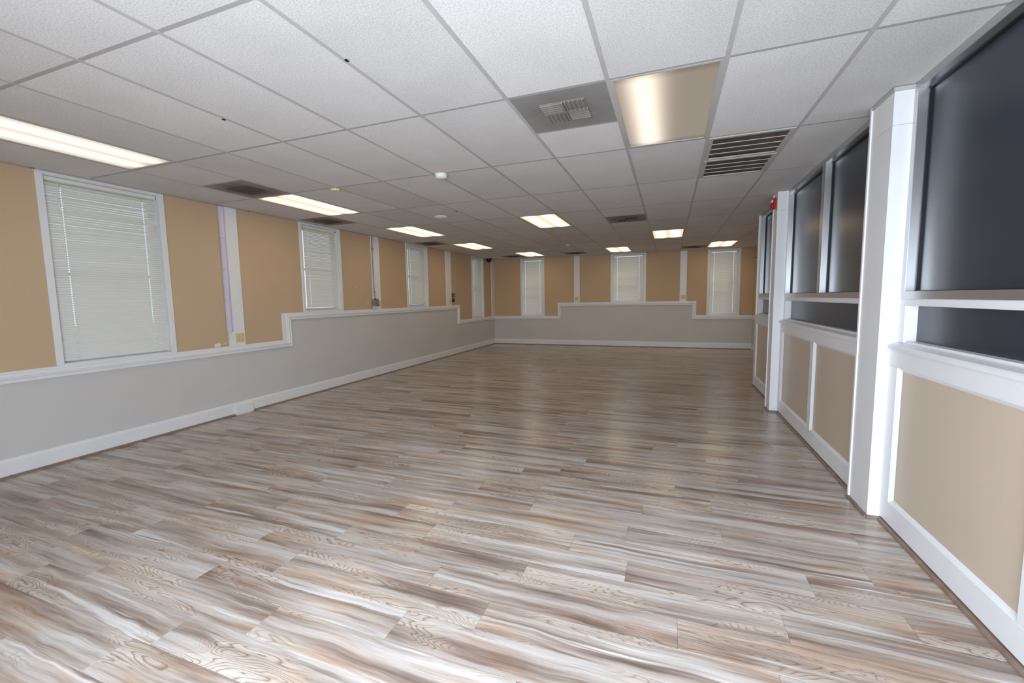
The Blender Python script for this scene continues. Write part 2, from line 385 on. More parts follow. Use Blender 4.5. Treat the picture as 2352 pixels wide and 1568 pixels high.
# ------------------------------------------------------------------ floor
fl = thing('floor', 'glossy weathered grey and brown plank floor of the whole room', 'floor', kind='structure')
MB().box((XL - 0.15, YB - 0.15, -0.12), (XR2 + 0.15, YF + 0.15, -0.004)).build('subfloor', M['dark'], fl)
PW, PL, PY0 = 0.1835, 1.2165, 0.053
seed_x = {-2: 0.705, -1: 1.05, 0: 0.435, 1: 3.217, 2: 2.852, 3: 3.30, 4: 3.818, 5: 4.703, 6: 3.788, 8: 3.86, 10: 4.075, 11: 4.378, 12: 3.331, 13: 3.49, 16: 4.11}
planks = []
prev = 0.0
for r_ in range(int((YB - PY0) // PW), int((YF - PY0) // PW) + 1):
    y0, y1 = max(PY0 + r_ * PW, YB), min(PY0 + (r_ + 1) * PW, YF)
    xmax = XR2 if y0 > YE - 0.1 else 5.42
    if r_ in seed_x: off = seed_x[r_]
    else: off = prev + random.choice([0.31, 0.37, 0.45, 0.76, 0.85, 0.55])
    prev = off
    x = XL + ((off - XL) % PL) - PL
    while x < xmax:
        a, b_ = max(x, XL), min(x + PL, xmax)
        if b_ - a > 0.01: planks.append((a, b_, y0, y1, (random.random(), random.random(), random.random())))
        x += PL
cx, cy = cam.location.x, cam.location.y
def vis(p):
    mxx, myy = (p[0] + p[1]) / 2 - cx, (p[2] + p[3]) / 2 - cy
    ca, sa = math.cos(0.3586), math.sin(0.3586)
    f_ = -mxx * sa + myy * ca; s_ = mxx * ca + myy * sa
    if f_ < 0.15: return 1e6 - f_
    pen = max(0, abs(s_) / f_ - 1.45) * 400
    return f_ * f_ + pen
planks.sort(key=vis)
def plank_mesh(ps, name):
    vs, fs, at_ = [], [], []
    gp, bv, top, bot = 0.0004, 0.0009, 0.0, -0.006
    for a, b_, y0, y1, rnd in ps:
        o = len(vs)
        for zz, i in ((bot, gp), (top - 0.0006, gp), (top, gp + bv)):
            vs += [(a + i, y0 + i, zz), (b_ - i, y0 + i, zz), (b_ - i, y1 - i, zz), (a + i, y1 - i, zz)]
        for k in (0, 4):
            for i in range(4): fs.append((o + k + i, o + k + (i + 1) % 4, o + k + 4 + (i + 1) % 4, o + k + 4 + i))
        fs.append((o + 8, o + 9, o + 10, o + 11)); fs.append((o + 3, o + 2, o + 1, o))
        at_ += list(rnd) * 12
    me = D.meshes.new(name); me.from_pydata(vs, [], fs); me.materials.append(M['plank'])
    A = me.attributes.new('plank', 'FLOAT_VECTOR', 'POINT'); A.data.foreach_set('vector', at_)
    me.update(); return me
NP = 290
for p in planks[:NP]: link('plank', plank_mesh([p], 'plank'), fl)
link('distant_planks', plank_mesh(planks[NP:], 'distant_planks'), fl, kind='stuff')

# ------------------------------------------------------------------ ceiling
ce = thing('ceiling', 'suspended ceiling of long white tiles in a metal grid', 'ceiling', (0, 0, CZ), kind='structure')
MB().box((XL - 0.15, YB - 0.15, 0.13), (XR2 + 0.15, YF + 0.15, 0.25)).build('light_block_slab', M['dark'], ce)  # unseen slab added above the tiles to keep outside light out
# cells that are not a plain tile: (column, row) -> list of (kind, y0, y1)
lights = {(-1, 0): 'a', (-1, 2): 'b', (-1, 4): 'c', (-1, 6): 'd', (0, 8): 'e', (3, 4): 'f', (4, 8): 'g', (6, 1): 'h', (6, 6): 'i', (8, 8): 'j'}
vents = {(5, 1): 0, (-1, 1): 1, (-2, 3): 0, (5, 4): 1, (-2, 5): 1, (-1, 8): 1, (2, 8): 1, (7, 8): 1}
grilles = {(7, 2): 2}
tile_cache = {}
def tile(x0, x1, y0, y1):
    w_, h_ = round(x1 - x0, 4), round(y1 - y0, 4)
    if w_ < 0.04 or h_ < 0.04: return
    if (w_, h_) not in tile_cache:
        tile_cache[(w_, h_)] = MB().box((-w_ / 2 + 0.002, -h_ / 2 + 0.002, 0.0045), (w_ / 2 - 0.002, h_ / 2 - 0.002, 0.018)).mesh('ceiling_tile', M['tile'])
    link('ceiling_tile', tile_cache[(w_, h_)], ce, ((x0 + x1) / 2, (y0 + y1) / 2, random.uniform(-0.0006, 0.0008)))
tee_cache = {}
def tee(x0, x1, y):
    w_ = round(x1 - x0 - 0.024, 4)
    if w_ < 0.03: return
    if w_ not in tee_cache: tee_cache[w_] = MB().box((-w_ / 2, -0.011, 0.0034), (w_ / 2, 0.011, 0.0044)).mesh('cross_tee', M['tee'])
    link('cross_tee', tee_cache[w_], ce, ((x0 + x1) / 2, y, 0))
cols = [(XL + 0.045, -G)] + [(i * G, (i + 1) * G) for i in range(-1, 9)] + [(9 * G, XR2)]
for ci, (x0, x1) in enumerate(cols):
    i = ci - 2
    for j in range(-3, 10):
        y0, y1 = max(j * 2 * G, YB), min((j + 1) * 2 * G, YF - 0.03)
        xx1 = x1
        if i == 8 and y0 < YE: xx1 = min(x1, 5.42)
        if i == 9 and y1 < YE: continue
        if i == 9: y0 = max(y0, YE)
        key = (i, j)
        if j > -3: tee(x0, xx1, y0)
        if key in lights or key in grilles:
            if key in grilles: tee(x0, xx1, (y0 + y1) / 2)
            continue
        if key in vents:
            ym = y0 + G
            tee(x0, xx1, ym)
            if vents[key] == 0: tile(x0 if i > -2 else x0, xx1, ym, y1)
            else: tile(x0, xx1, y0, ym)
            if i == -2:
                continue
            continue
        tile(x0, xx1, y0, y1)
for i in range(-1, 10):
    ya = YB if i < 9 else YE
    MB().box((-0.012, ya, 0.0030), (0.012, YF, 0.0044)).build('main_runner', M['bar'], ce, loc=(i * G, 0, 0))
MB().box((XL + 0.001, YB, -0.001), (XL + 0.045, YF, 0.004)).build('wall_angle', M['bar'], ce)
MB().box((XL, YF - 0.035, -0.001), (XR2, YF - 0.001, 0.004)).build('wall_angle', M['bar'], ce)

# ------------------------------------------------------------------ walls
def wall_boxes(mb, u0, u1, v0, v1, holes, to):
    """rectangle u0..u1, v0..v1 less holes, as boxes; to(u0,u1,v0,v1) -> (corner, corner)"""
    us = sorted({u0, u1} | {u for h_ in holes for u in h_[:2] if u0 < u < u1})
    vs_ = sorted({v0, v1} | {v for h_ in holes for v in h_[2:] if v0 < v < v1})
    for a, b_ in zip(us, us[1:]):
        for c_, d in zip(vs_, vs_[1:]):
            mu, mv = (a + b_) / 2, (c_ + d) / 2
            if any(h_[0] < mu < h_[1] and h_[2] < mv < h_[3] for h_ in holes): continue
            mb.box(*to(a, b_, c_, d))
TOP = 2.83; WT = 0.17
# windows: (inner u0, inner u1, sill z)
LWIN = [(0.893, 1.830, 0.925), (3.812, 4.585, 1.325), (6.655, 7.435, 1.325), (9.935, 10.675, 0.912)]
FWIN = [(-0.345, 0.330, 0.922), (2.448, 3.325, 1.325), (5.022, 5.715, 0.935)]
WTOP = 2.662
lh = [(a, b_, z, WTOP) for a, b_, z in LWIN]; fh = [(a, b_, z, WTOP) for a, b_, z in FWIN]
toL = lambda a, b_, c_, d: ((XL - WT, a, c_), (XL, b_, d))
toF = lambda a, b_, c_, d: ((a, YF, c_), (b_, YF + WT, d))
wl = thing('wall_left', 'long left wall, tan paint above and grey paint below the stepped rail', 'wall', kind='structure')
up, lo = MB(), MB()
for a, b_, s_ in ((YB - WT, 3.45, 0.86), (3.45, 9.0, 1.25), (9.0, YF + WT, 0.85)):
    wall_boxes(up, a, b_, s_, TOP, lh, toL); lo.box(*toL(a, b_, -0.05, s_))
up.build('upper_wall', M['tan'], wl, label='tan painted upper wall'); lo.build('lower_wall', M['grey'], wl, label='grey painted lower wall')
wf = thing('wall_far', 'far end wall, tan above and grey below the stepped rail', 'wall', kind='structure')
up, lo = MB(), MB()
for a, b_, s_ in ((XL, 0.84, 0.85), (0.84, 4.66, 1.25), (4.66, XR2 + WT, 0.86)):
    wall_boxes(up, a, b_, s_, TOP, fh, toF); lo.box(*toF(a, b_, -0.05, s_))
up.build('upper_wall', M['tan'], wf, label='tan painted upper wall'); lo.build('lower_wall', M['grey'], wf, label='grey painted lower wall')
ws2 = thing('wall_side', 'short side wall past the glazed partition, at the far right corner', 'wall', kind='structure')
MB().box((XR2, YE + 0.001, 0.86), (XR2 + WT, YF, TOP)).build('upper_wall', M['tan'], ws2)
MB().box((XR2, YE + 0.001, -0.05), (XR2 + WT, YF, 0.86)).build('lower_wall', M['grey'], ws2)
MB().box((5.56, YE - 0.15, -0.05), (XR2 + WT, YE, TOP)).build('return_wall', M['tan'], ws2)
# back wall with the glazed entrance (behind the camera)
wbk = thing('wall_back', 'tan wall with a glazed entrance, behind the camera', 'wall', kind='structure')
mb = MB(); wall_boxes(mb, XL - WT, 5.75, -0.05, TOP, [(2.30, 5.10, 0.02, 2.2)], lambda a, b_, c_, d: ((a, YB - WT, c_), (b_, YB, d)))
mb.build('upper_wall', M['tan'], wbk)
w11 = thing('window_8', 'glazed double door in the back wall, behind the camera', 'window', (2.30, YB - 0.08, 0.02), kind='structure')
fr_ = MB(); fr_.box((0, -.03, 0), (2.8, .03, .09)); fr_.box((0, -.03, 2.1), (2.8, .03, 2.18))
for x in (0, .91, 1.82, 2.73): fr_.box((x, -.03, 0), (x + .07, .03, 2.18))
fr_.build('window_frame', M['alu'], w11)
for x in (.07, .98, 1.89): MB().box((x, -.004, .09), (x + .84, .004, 2.1)).build('pane', M['glass'], w11)

# ------------------------------------------------------------------ chair rails, pilasters, skirtings
PROF = [(0, 0), (0, .020), (.006, .026), (.014, .026), (.018, .019), (.028, .019), (.032, .027), (.044, .033), (.052, .033), (.056, .022), (.084, .020), (.087, .013), (.103, .013), (.103, 0)]
t1 = thing('trim_1', 'white stepped chair rail running along the left wall', 'trim', kind='structure')
MB().sweep([(YB, .809), (3.5, .809), (3.5, 1.203), (8.955, 1.203), (8.955, .80), (YF, .80)], PROF, lambda u, v, h: (XL + h, u, v)).build('moulding', M['white'], t1)
MB().box((XL, 3.348, .912), (XL + .013, 3.397, 1.306), .002).build('edge_board', M['white'], t1)
MB().box((XL, 9.058, .903), (XL + .013, 9.09, 1.306), .002).build('edge_board', M['white'], t1)
t2 = thing('trim_2', 'white stepped chair rail running along the far wall', 'trim', kind='structure')
MB().sweep([(XL, .80), (.902, .80), (.902, 1.203), (4.61, 1.203), (4.61, .812), (XR2, .812)], PROF, lambda u, v, h: (u, YF - h, v)).build('moulding', M['white'], t2)
t3 = thing('trim_3', 'white chair rail on the short side wall at the far right', 'trim', kind='structure')
MB().sweep([(YF, .812), (YE, .812)], [(-d, h) for d, h in PROF], lambda u, v, h: (XR2 - h, u, v)).build('moulding', M['white'], t3)
def pilaster(n, wall, u0, u1, z0, z1, label):
    o = MB()
    if wall == 'L': o.box((XL, u0, z0), (XL + .019, u1, z1), .002)
    else: o.box((u0, YF - .019, z0), (u1, YF, z1), .002)
    o.build('trim_%d' % n, M['white'], None, label=label, cat='trim', kind='structure')
pilaster(4, 'L', 2.520, 2.742, .912, CZ, 'white vertical board on the left wall beside the lilac tube light')
pilaster(5, 'L', 5.445, 5.680, 1.306, CZ, 'white vertical board on the left wall behind the grey conduit')
pilaster(6, 'L', 8.350, 8.620, 1.306, CZ, 'white vertical board on the left wall beside the two dark boxes')
pilaster(7, 'L', 11.318, YF - .001, .903, CZ, 'white vertical board in the far left corner')
pilaster(8, 'F', 1.310, 1.482, 1.306, CZ, 'left white vertical board on the far wall with an outlet')
pilaster(9, 'F', 4.280, 4.452, 1.306, CZ, 'right white vertical board on the far wall with an outlet')
BP = [(0, 0), (0, .016), (.135, .016), (.150, .010), (.163, .007), (.163, 0)]
bl = thing('baseboard_left', 'white baseboard along the left wall over a brown strip', 'baseboard', kind='structure')
MB().sweep([(YB, 0), (YF, 0)], BP, lambda u, v, h: (XL + h, u, v)).build('skirting', M['white'], bl)
SP = [(0, 0), (0, .030), (.006, .030), (.014, .026), (.019, .018), (.019, 0)]
MB().sweep([(YB, 0), (2.515, 0)], SP, lambda u, v, h: (XL + .004 + h, u, v)).build('shoe_moulding', M['wood'], bl, label='brown wooden strip at the floor')
MB().sweep([(2.77, 0), (YF, 0)], SP, lambda u, v, h: (XL + .004 + h, u, v)).build('shoe_moulding', M['wood'], bl, label='brown wooden strip at the floor')
MB().box((XL, 2.515, 0), (XL + .046, 2.77, .112), .004).build('cover_block', M['white'], bl, label='white raised block covering a gap in the baseboard')
bf = thing('baseboard_far', 'white baseboard along the far wall', 'baseboard', kind='structure')
MB().sweep([(XL, 0), (XR2, 0)], BP, lambda u, v, h: (u, YF - h, v)).build('skirting', M['white'], bf)
MB().sweep([(XL, 0), (XR2, 0)], SP, lambda u, v, h: (u, YF - .004 - h, v)).build('shoe_moulding', M['wood'], bf, label='brown wooden strip at the floor')
bs = thing('baseboard_side', 'white baseboard on the short side wall at the far right', 'baseboard', kind='structure')
MB().sweep([(YE, 0), (YF, 0)], BP, lambda u, v, h: (XR2 - h, u, v)).build('skirting', M['white'], bs)

# ------------------------------------------------------------------ windows and blinds
def window(n, wall, u0, u1, z0, label):
    """origin: room face of the wall at the lower left inner corner; local -y is the room"""
    W, H = u1 - u0, WTOP - z0
    o = thing('window_%d' % n, label, 'window', (XL, u0, z0) if wall == 'L' else (u0, YF, z0), LW if wall == 'L' else FW, kind='structure')
    cw, pr_ = 0.054, 0.017
    bot = -(z0 - (1.306 if z0 > 1.1 else (.912 if wall == 'L' and n == 1 else .903))) 
    MB().box((-cw, -pr_, bot), (0, 0, CZ - z0), .003).build('casing', M['white'], o)
    MB().box((W, -pr_, bot), (W + cw, 0, CZ - z0), .003).build('casing', M['white'], o)
    MB().box((0, -.012, H), (W, 0, CZ - z0), .002).build('casing', M['white'], o)
    MB().box((0, -.012, bot), (W, 0, 0), .002).build('window_sill', M['white'], o)
    j = MB(); j.box((0, 0, 0), (.006, WT, H)); j.box((W - .006, 0, 0), (W, WT, H)); j.box((0, 0, 0), (W, WT, .006)); j.box((0, 0, H - .006), (W, WT, H))
    j.build('jamb', M['jamb'], o)
    f = MB(); yy = .10
    for a, b_ in (((.006, yy, .006), (.041, yy + .03, H - .006)), ((W - .041, yy, .006), (W - .006, yy + .03, H - .006)), ((.041, yy, .006), (W - .041, yy + .03, .04)), ((.041, yy, H - .04), (W - .041, yy + .03, H - .006)), ((.041, yy, H * .48), (W - .041, yy + .03, H * .48 + .03))): f.box(a, b_)
    f.build('sash', M['jamb'], o)
    MB().box((.041, yy + .012, .04), (W - .041, yy + .016, H - .04)).build('pane', M['glass'], o)
    return o
def blind(wall, u0, u1, z0, gapb, label, single, gl_=0.006, gr=0.006, seed=0, rec=0.035, wand=0.7, c1=0.13, c2=0.87, group=None):
    W, H = u1 - u0, WTOP - z0
    x0, x1 = gl_, W - gr; L_ = x1 - x0
    o = thing('venetian_blind', label, 'blind', (XL - rec, u0, z0) if wall == 'L' else (u0, YF + rec, z0), LW if wall == 'L' else FW, group='closed white blinds in the windows')
    MB().box((x0, -.013, H - .042), (x1, .013, H - .008), .003).build('headrail', M['vinyl'], o)
    MB().box((x0, -.011, gapb), (x1, .011, gapb + .014), .004).build('bottom_rail', M['vinyl'], o)
    rnd = random.Random(seed)
    pitch = .0222; zt, zb = H - .070, gapb + .022
    n = int((zt - zb) / pitch); pitch = (zt - zb) / n
    a = R(65) if wall == 'L' else R(72); hw = .0125; st = []
    for k in range(5):
        s_ = -1 + k * .5
        u = s_ * hw; bow = .0022 * (1 - s_ * s_)
        st.append((-(u * math.cos(a)) - bow * math.sin(a), u * math.sin(a) * -1 * -1 + 0, bow))
    # slat section: room edge low, outer edge high
    st = [(-(-1 + k * .5) * -hw * math.cos(a) - .0024 * (1 - (-1 + k * .5) ** 2), (-1 + k * .5) * hw * math.sin(a)) for k in range(5)]
    xs = sorted([0, L_ * c1 - .005, L_ * c1 + .005, L_ * c2 - .005, L_ * c2 + .005, L_])
    def slat(mb, dz, tilt=0.0):
        vs = [(x0 + x, y, z + dz + tilt * x) for x in xs for y, z in st]
        fs = []
        for i in range(5):
            for k in range(4):
                if i in (1, 3) and k in (1, 2): continue
                fs.append((i * 5 + k, i * 5 + k + 1, (i + 1) * 5 + k + 1, (i + 1) * 5 + k))
        mb.add(vs, fs)
    if single:
        mb = MB(); slat(mb, 0); me = D.meshes.new('slat'); me.from_pydata(mb.v, [], mb.f); me.materials.append(M['slat'])
        me.polygons.foreach_set('use_smooth', [True] * len(mb.f)); me.update()
        for k in range(n + 1):
            s_ = link('slat', me, o, (0, 0, zb + k * pitch + rnd.uniform(-.0006, .0006)))
            s_.rotation_euler = (rnd.uniform(-.05, .05), rnd.uniform(-.0008, .0008), 0)
            if (seed, n - k) in BENT: s_.rotation_euler = (0.30, BENT[(seed, n - k)], 0)
    else:
        mb = MB()
        for k in range(n + 1): slat(mb, zb + k * pitch + rnd.uniform(-.0008, .0008))
        me = D.meshes.new('slats'); me.from_pydata(mb.v, [], mb.f); me.materials.append(M['slat']); me.polygons.foreach_set('use_smooth', [True] * len(mb.f)); me.update()
        link('slats', me, o, kind='stuff')
    MB().box((x1 - .004, -.018, H - .040), (x1 + .010, -.002, H - .020), .001).build('end_bracket', M['black'], o)
    for c_ in (c1, c2):
        MB().tube([(x0 + L_ * c_ + .009, -.0135, zb - .01), (x0 + L_ * c_ + .009, -.0135, H - .04)], .0007, 5).build('ladder_cord', M['vinyl'], o)
    if wand:
        MB().tube([(x0 + L_ * c1 - .022, -.02, H - .05), (x0 + L_ * c1 - .022, -.024, H - .05 - wand)], .0032, 8).build('tilt_wand', M['plastic'], o)
    return o
BENT = {(1, 6): -.004, (1, 9): .004, (1, 10): .004, (2, 14): .003}
WN = [('L', *LWIN[0], 'wide white framed window nearest the camera on the left wall'),
      ('L', *LWIN[1], 'narrow white framed window right of the raised rail step, left wall'),
      ('L', *LWIN[2], 'window on the left wall between the conduit board and the dark boxes'),
      ('L', *LWIN[3], 'last window on the left wall, by the far corner'),
      ('F', *FWIN[0], 'left window of the far wall, reaching down to the low rail'),
      ('F', *FWIN[1], 'middle window of the far wall, above the raised rail'),
      ('F', *FWIN[2], 'right window of the far wall, reaching down to the low rail')]
for i, a in enumerate(WN): window(i + 1, *a)
BL = [('white closed blind in the big nearest window, bright dots along its cords', True, .022, dict(c1=.135, c2=.86, wand=.75)),
      ('white closed blind in the second left window, bright strip down its left edge', True, .048, dict(gl_=.064, gr=.03)),
      ('white closed blind in the third left window, hanging short of its sill', True, .045, dict(gl_=.084, gr=.02)),
      ('white closed blind in the last left window before the far corner', False, .03, dict(gl_=.105, gr=.03)),
      ('narrow white closed blind in the left window of the far wall', False, .012, dict(gl_=.012, gr=.02)),
      ('wide white closed blind in the middle window of the far wall', False, .03, dict(gl_=.022, gr=.03)),
      ('white closed blind in the right window of the far wall, light around its edges', False, .02, dict(gl_=.025, gr=.025))]
for i, ((wl_, a, b_, z, _), (lab, sg, gb, kw)) in enumerate(zip(WN, BL)): blind(wl_, a, b_, z, gb, lab, sg, seed=i + 1, **kw)

# ------------------------------------------------------------------ glazed partition on the right
wr_ = thing('wall_right', 'white panelled partition along the right side with dark glazing', 'wall', kind='structure')
MB().box((5.50, YB, -.05), (5.56, YE, TOP)).build('light_block_backing', M['dark'], wr_)  # solid sheet behind the glazing, added to block outside light
bays = [(YB, 1.965, 5.345, 5.315, [0.74]), (2.28, 4.70, 5.315, 5.290, [3.445]), (4.92, YE, 5.325, 5.300, [])]
GL = 0.060      # glass sits this far behind the frame
Z0, Z1, Z2, Z3, Z4, Z5 = 1.035, 1.172, 1.388, 1.429, 1.474, 2.645
winn = 9
labels_w = ['nearest dark glazed bay at the right edge of the picture', 'dark glazed bay between the two white columns, two tall panes', 'last narrow dark glazed bay past the second column']
for bi, (ya, yb, xu, xl, mull) in enumerate(bays):
    B = wr_
    # lower part: tan panels between rails and stiles
    ext = 0.0
    MB().box((xl + .022, ya, .0), (5.50, yb, Z0)).build('panel_back', M['white'], B)
    MB().box((xl, ya, .025), (xl + .03, yb, .162), .003).build('bottom_rail', M['white'], B)
    MB().box((xl - .004, ya, Z0 - .02), (xl + .03, yb, 1.118), .002).build('top_rail', M['white'], B)
    MB().prism([(xl - .02, 1.118), (xl - .02, 1.138), (xl - .012, 1.146), (xu + .01, 1.160), (xu + .01, Z1), (xu + GL + .012, Z1), (xu + GL + .012, 1.118)], ya, yb, 1).build('ledge', M['white'], B)
    st_ = [(ya, ya + .06 if bi else ya + .1)] + [(m_ - .05, m_ + .05) for m_ in mull] + [(yb - (.10 if bi < 2 else .12), yb)]
    if bi == 0: st_ = [(YB, YB + .1), (-.86, -.76), (.70, .80), (1.865, 1.965)]
    if bi == 1: st_ = [(2.28, 2.34), (3.392, 3.492), (4.60, 4.70)]
    if bi == 2: st_ = [(4.92, 4.98), (6.30, YE)]
    for a, b_ in st_: MB().box((xl, a, .162), (xl + .03, b_, Z0 - .02), .003).build('stile', M['white'], B)
    for (a0, a1), (b0, b1) in zip(st_, st_[1:]):
        p0, p1, q0, q1 = a1, b0, .162, Z0 - .02
        MB().box((xl + .0195, p0, q0), (xl + .0215, p1, q1)).build('panel', M['panel'], B, label='beige painted panel')
        be = MB()      # sloping bead around the panel
        wb_, d0, d1 = .022, xl + .002, xl + .019
        O = [(d0, p0, q0), (d0, p1, q0), (d0, p1, q1), (d0, p0, q1)]; I = [(d1, p0 + wb_, q0 + wb_), (d1, p1 - wb_, q0 + wb_), (d1, p1 - wb_, q1 - wb_), (d1, p0 + wb_, q1 - wb_)]
        be.add(O + I, [(i, (i + 1) % 4, (i + 1) % 4 + 4, i + 4) for i in range(4)]); be.build('bead', M['white'], B)
    # upper part, white bar and low light
    MB().box((xu + .002, ya, Z2), (xu + GL + .02, yb, Z3), .004).build('transom', M['white'], B)
    lo0 = ya if bi else YB
    MB().box((xu, yb - .07, Z1 - .01), (xu + GL + .02, yb, Z2), .003).build('jamb', M['white'], B)
    MB().box((xu, lo0, Z1 - .01), (xu + GL + .02, lo0 + .05, Z2), .003).build('jamb', M['white'], B)
    wn_ = thing('window_%d' % winn, labels_w[bi], 'window', (xu, ya, Z1), kind='structure'); winn += 1
    H_ = Z1
    def P(a, b_): return ((a[0] - xu, a[1] - ya, a[2] - H_), (b_[0] - xu, b_[1] - ya, b_[2] - H_))
    MB().box(*P((xu + GL + .002, ya + .05, Z1 - .005), (xu + GL + .008, yb - .07, Z2 + .004))).build('low_pane', M['film'], wn_)
    if bi == 2: MB().box((xu, YE - .07, Z3), (xu + GL + .02, YE, CZ + .004), .003).build('jamb', M['white'], B)
    ye_ = yb if bi < 2 else YE - .07
    edges = [ya] + mull + [ye_]
    for a, b_ in zip(edges, edges[1:]):
        fw = .045
        f = MB()
        f.box(*P((xu, a, Z3), (xu + GL, b_, Z4)), .002)
        f.box(*P((xu, a, Z5), (xu + GL, b_, CZ + .004)), .002)
        f.build('bottom_and_head_rail', M['alu'], wn_)
        f = MB(); f.box(*P((xu, b_ - fw, Z4), (xu + GL, b_ - .0005, Z5)), .002); f.box(*P((xu, a + .0005, Z4), (xu + GL, a + fw, Z5)), .002)
        f.build('side_rails', M['alu'], wn_)
        g_ = MB(); e_ = .012
        for lo_, hi_ in (((xu + GL - .012, b_ - fw - e_, Z4), (xu + GL, b_ - fw, Z5)), ((xu + GL - .012, a + fw, Z4), (xu + GL, a + fw + e_, Z5)), ((xu + GL - .012, a + fw, Z5 - e_), (xu + GL, b_ - fw, Z5)), ((xu + GL - .012, a + fw, Z4), (xu + GL, b_ - fw, Z4 + .004))):
            g_.box(*P(lo_, hi_))
        g_.build('gasket', M['gasket'], wn_)
        MB().box(*P((xu + GL, a + .03, Z4 - .01), (xu + GL + .006, b_ - .03, Z5 + .01))).build('pane', M['film'], wn_)
    MB().sweep([(ya, 0), (yb, 0)], SP, lambda u, v, h: (xl + .012 - h, u, v)).build('shoe_moulding', M['wood'], B, label='brown wooden strip at the floor')
MB().box((5.30, YE - .001, 0), (5.56, YE + .012, CZ)).build('end_board', M['white'], wr_)
for n_, (x_, ya, yb, lab) in enumerate(((5.250, 1.965, 2.28, 'broad white square column nearest on the right'), (5.205, 4.70, 4.92, 'second white square column, carrying the red strobe'))):
    c_ = thing('trim_%d' % (10 + n_), lab, 'column', (x_, ya, 0), kind='structure')
    MB().box((0, 0, 0), (.26, yb - ya, 2.468), .002).build('shaft', M['white'], c_)
    MB().box((0, 0, 2.470), (.26, yb - ya, CZ), .002).build('cap', M['white'], c_)
    MB().box((-.008, yb - ya - .022, 0), (.02, yb - ya + .004, CZ), .002).build('edge_strip', M['white'], c_)
    if n_ == 0: MB().box((-.006, -.006, 2.662), (.1, yb - ya + .006, CZ - .001), .002).build('top_strip', M['bar'], c_)
    MB().sweep([(yb - ya, 0), (-.0, 0)], [(-d, h) for d, h in SP], lambda u, v, h: (.012 - h, u, v)).build('shoe_moulding', M['wood'], c_)
    MB().sweep([(-.006, 0), (.10, 0)], SP, lambda u, v, h: (u, .012 - h, v)).build('shoe_moulding', M['wood'], c_)

# ------------------------------------------------------------------ lamps
def lamp(i, j, lens_m, label):
    o = thing('ceiling_light', label, 'lamp', ((i + .5) * G, (j + .5) * 2 * G, CZ), group='recessed fluorescent lights in the ceiling')
    w_, h_ = G / 2 - .012, G - .011
    f = MB(); t_ = .018
    f.box((-w_, -h_, .002), (-w_ + t_, h_, .012), .001); f.box((w_ - t_, -h_, .002), (w_, h_, .012), .001)
    f.box((-w_ + t_, -h_, .002), (w_ - t_, -h_ + t_, .012), .001); f.box((-w_ + t_, h_ - t_, .002), (w_ - t_, h_, .012), .001)
    f.build('frame', M['bar'], o)
    MB().box((-w_ + t_, -h_ + t_, .007), (w_ - t_, h_ - t_, .010)).build('lens', lens_m, o)
    MB().box((-w_, -h_, .013), (w_, h_, .1)).build('housing', M['dark'], o)
    return o
LL = {(-1, 0): ('lens_cool', 'lit ceiling light cut by the left edge of the picture'),
      (-1, 2): ('lens', 'lit ceiling light beside the dirty vent above the first pilaster, left row'),
      (-1, 4): ('lens', 'lit ceiling light, third along the left wall'),
      (-1, 6): ('lens', 'lit ceiling light, fourth along the left wall'),
      (0, 8): ('lens', 'small distant lit ceiling light in front of the far left window'),
      (3, 4): ('lens', 'lit ceiling light alone in the middle of the room'),
      (4, 8): ('lens', 'distant lit ceiling light in front of the middle far window'),
      (6, 1): ('lens_half', 'large near ceiling light with only its left tube glowing'),
      (6, 6): ('lens', 'lit ceiling light halfway down the right side'),
      (8, 8): ('lens', 'distant lit ceiling light at the far right, above the last window')}
for (i, j), (mm_, lab) in LL.items(): lamp(i, j, M[mm_], lab)

# ------------------------------------------------------------------ supply vents and return grilles
def vent(i, j, half, near, pm, lm, label):
    x = (i + .5) * G; y = j * 2 * G + G * (half + .5)
    o = thing('ceiling_vent', label, 'vent', (x, y, CZ), group='square perforated air vents in the ceiling')
    s_ = G / 2 - .0125
    MB().box((-s_, -s_, .003), (s_, s_, .008)).build('perforated_panel', pm, o)
    q = .145
    k_ = 0
    for sx in (-1, 1):
        for sy in (-1, 1):
            mb = MB(); alongx = (sx * sy > 0); nf = 5
            a0x, a1x = (0.006, q) if sx > 0 else (-q, -.006); a0y, a1y = (0.006, q) if sy > 0 else (-q, -.006)
            mb.box((a0x, a0y, -.001), (a1x, a1y, .004))
            for k in range(nf):
                f_ = (k + .5) / nf
                if alongx: yy = a0y + (a1y - a0y) * f_; mb.box((a0x + .004, yy - .005, -.009), (a1x - .004, yy + .003, .0))
                else: xx = a0x + (a1x - a0x) * f_; mb.box((xx - .005, a0y + .004, -.009), (xx + .003, a1y - .004, .0))
            mb.build('louver', lm, o)
    MB().box((-.007, -q, -.010), (.007, q, .002)).build('rib', lm, o)
    MB().box((-q, -.006, -.008), (q, .006, .002)).build('rib', lm, o)
    return o
VL = [((5, 1), 0, 'dust_near', 'louver', 'grey perforated vent beside the large half-lit light'),
      ((-1, 1), 1, 'dust_mid', 'louver_d', 'dirty dark vent touching the second left light'),
      ((5, 4), 1, 'dust_mid', 'louver_d', 'dark vent in the middle distance, between the two centre lights'),
      ((-1, 8), 1, 'dust_mid', 'louver_d', 'faint dark vent by the far left light'),
      ((2, 8), 1, 'dust_mid', 'louver_d', 'sooty vent near the far wall above its left pilaster'),
      ((7, 8), 1, 'dust_mid', 'louver_d', 'sooty vent near the far wall beside the far right light'),
      ((-2, 3), 0, 'dust_rust', 'louver_d', 'rust stained vent above the second left window'),
      ((-2, 5), 1, 'dust_rust', 'louver_d', 'brown stained vent above the third left window')]
for (k, hf, pm, lm, lab) in VL:
    vent(k[0], k[1], hf, True, M[pm], M[lm], lab)
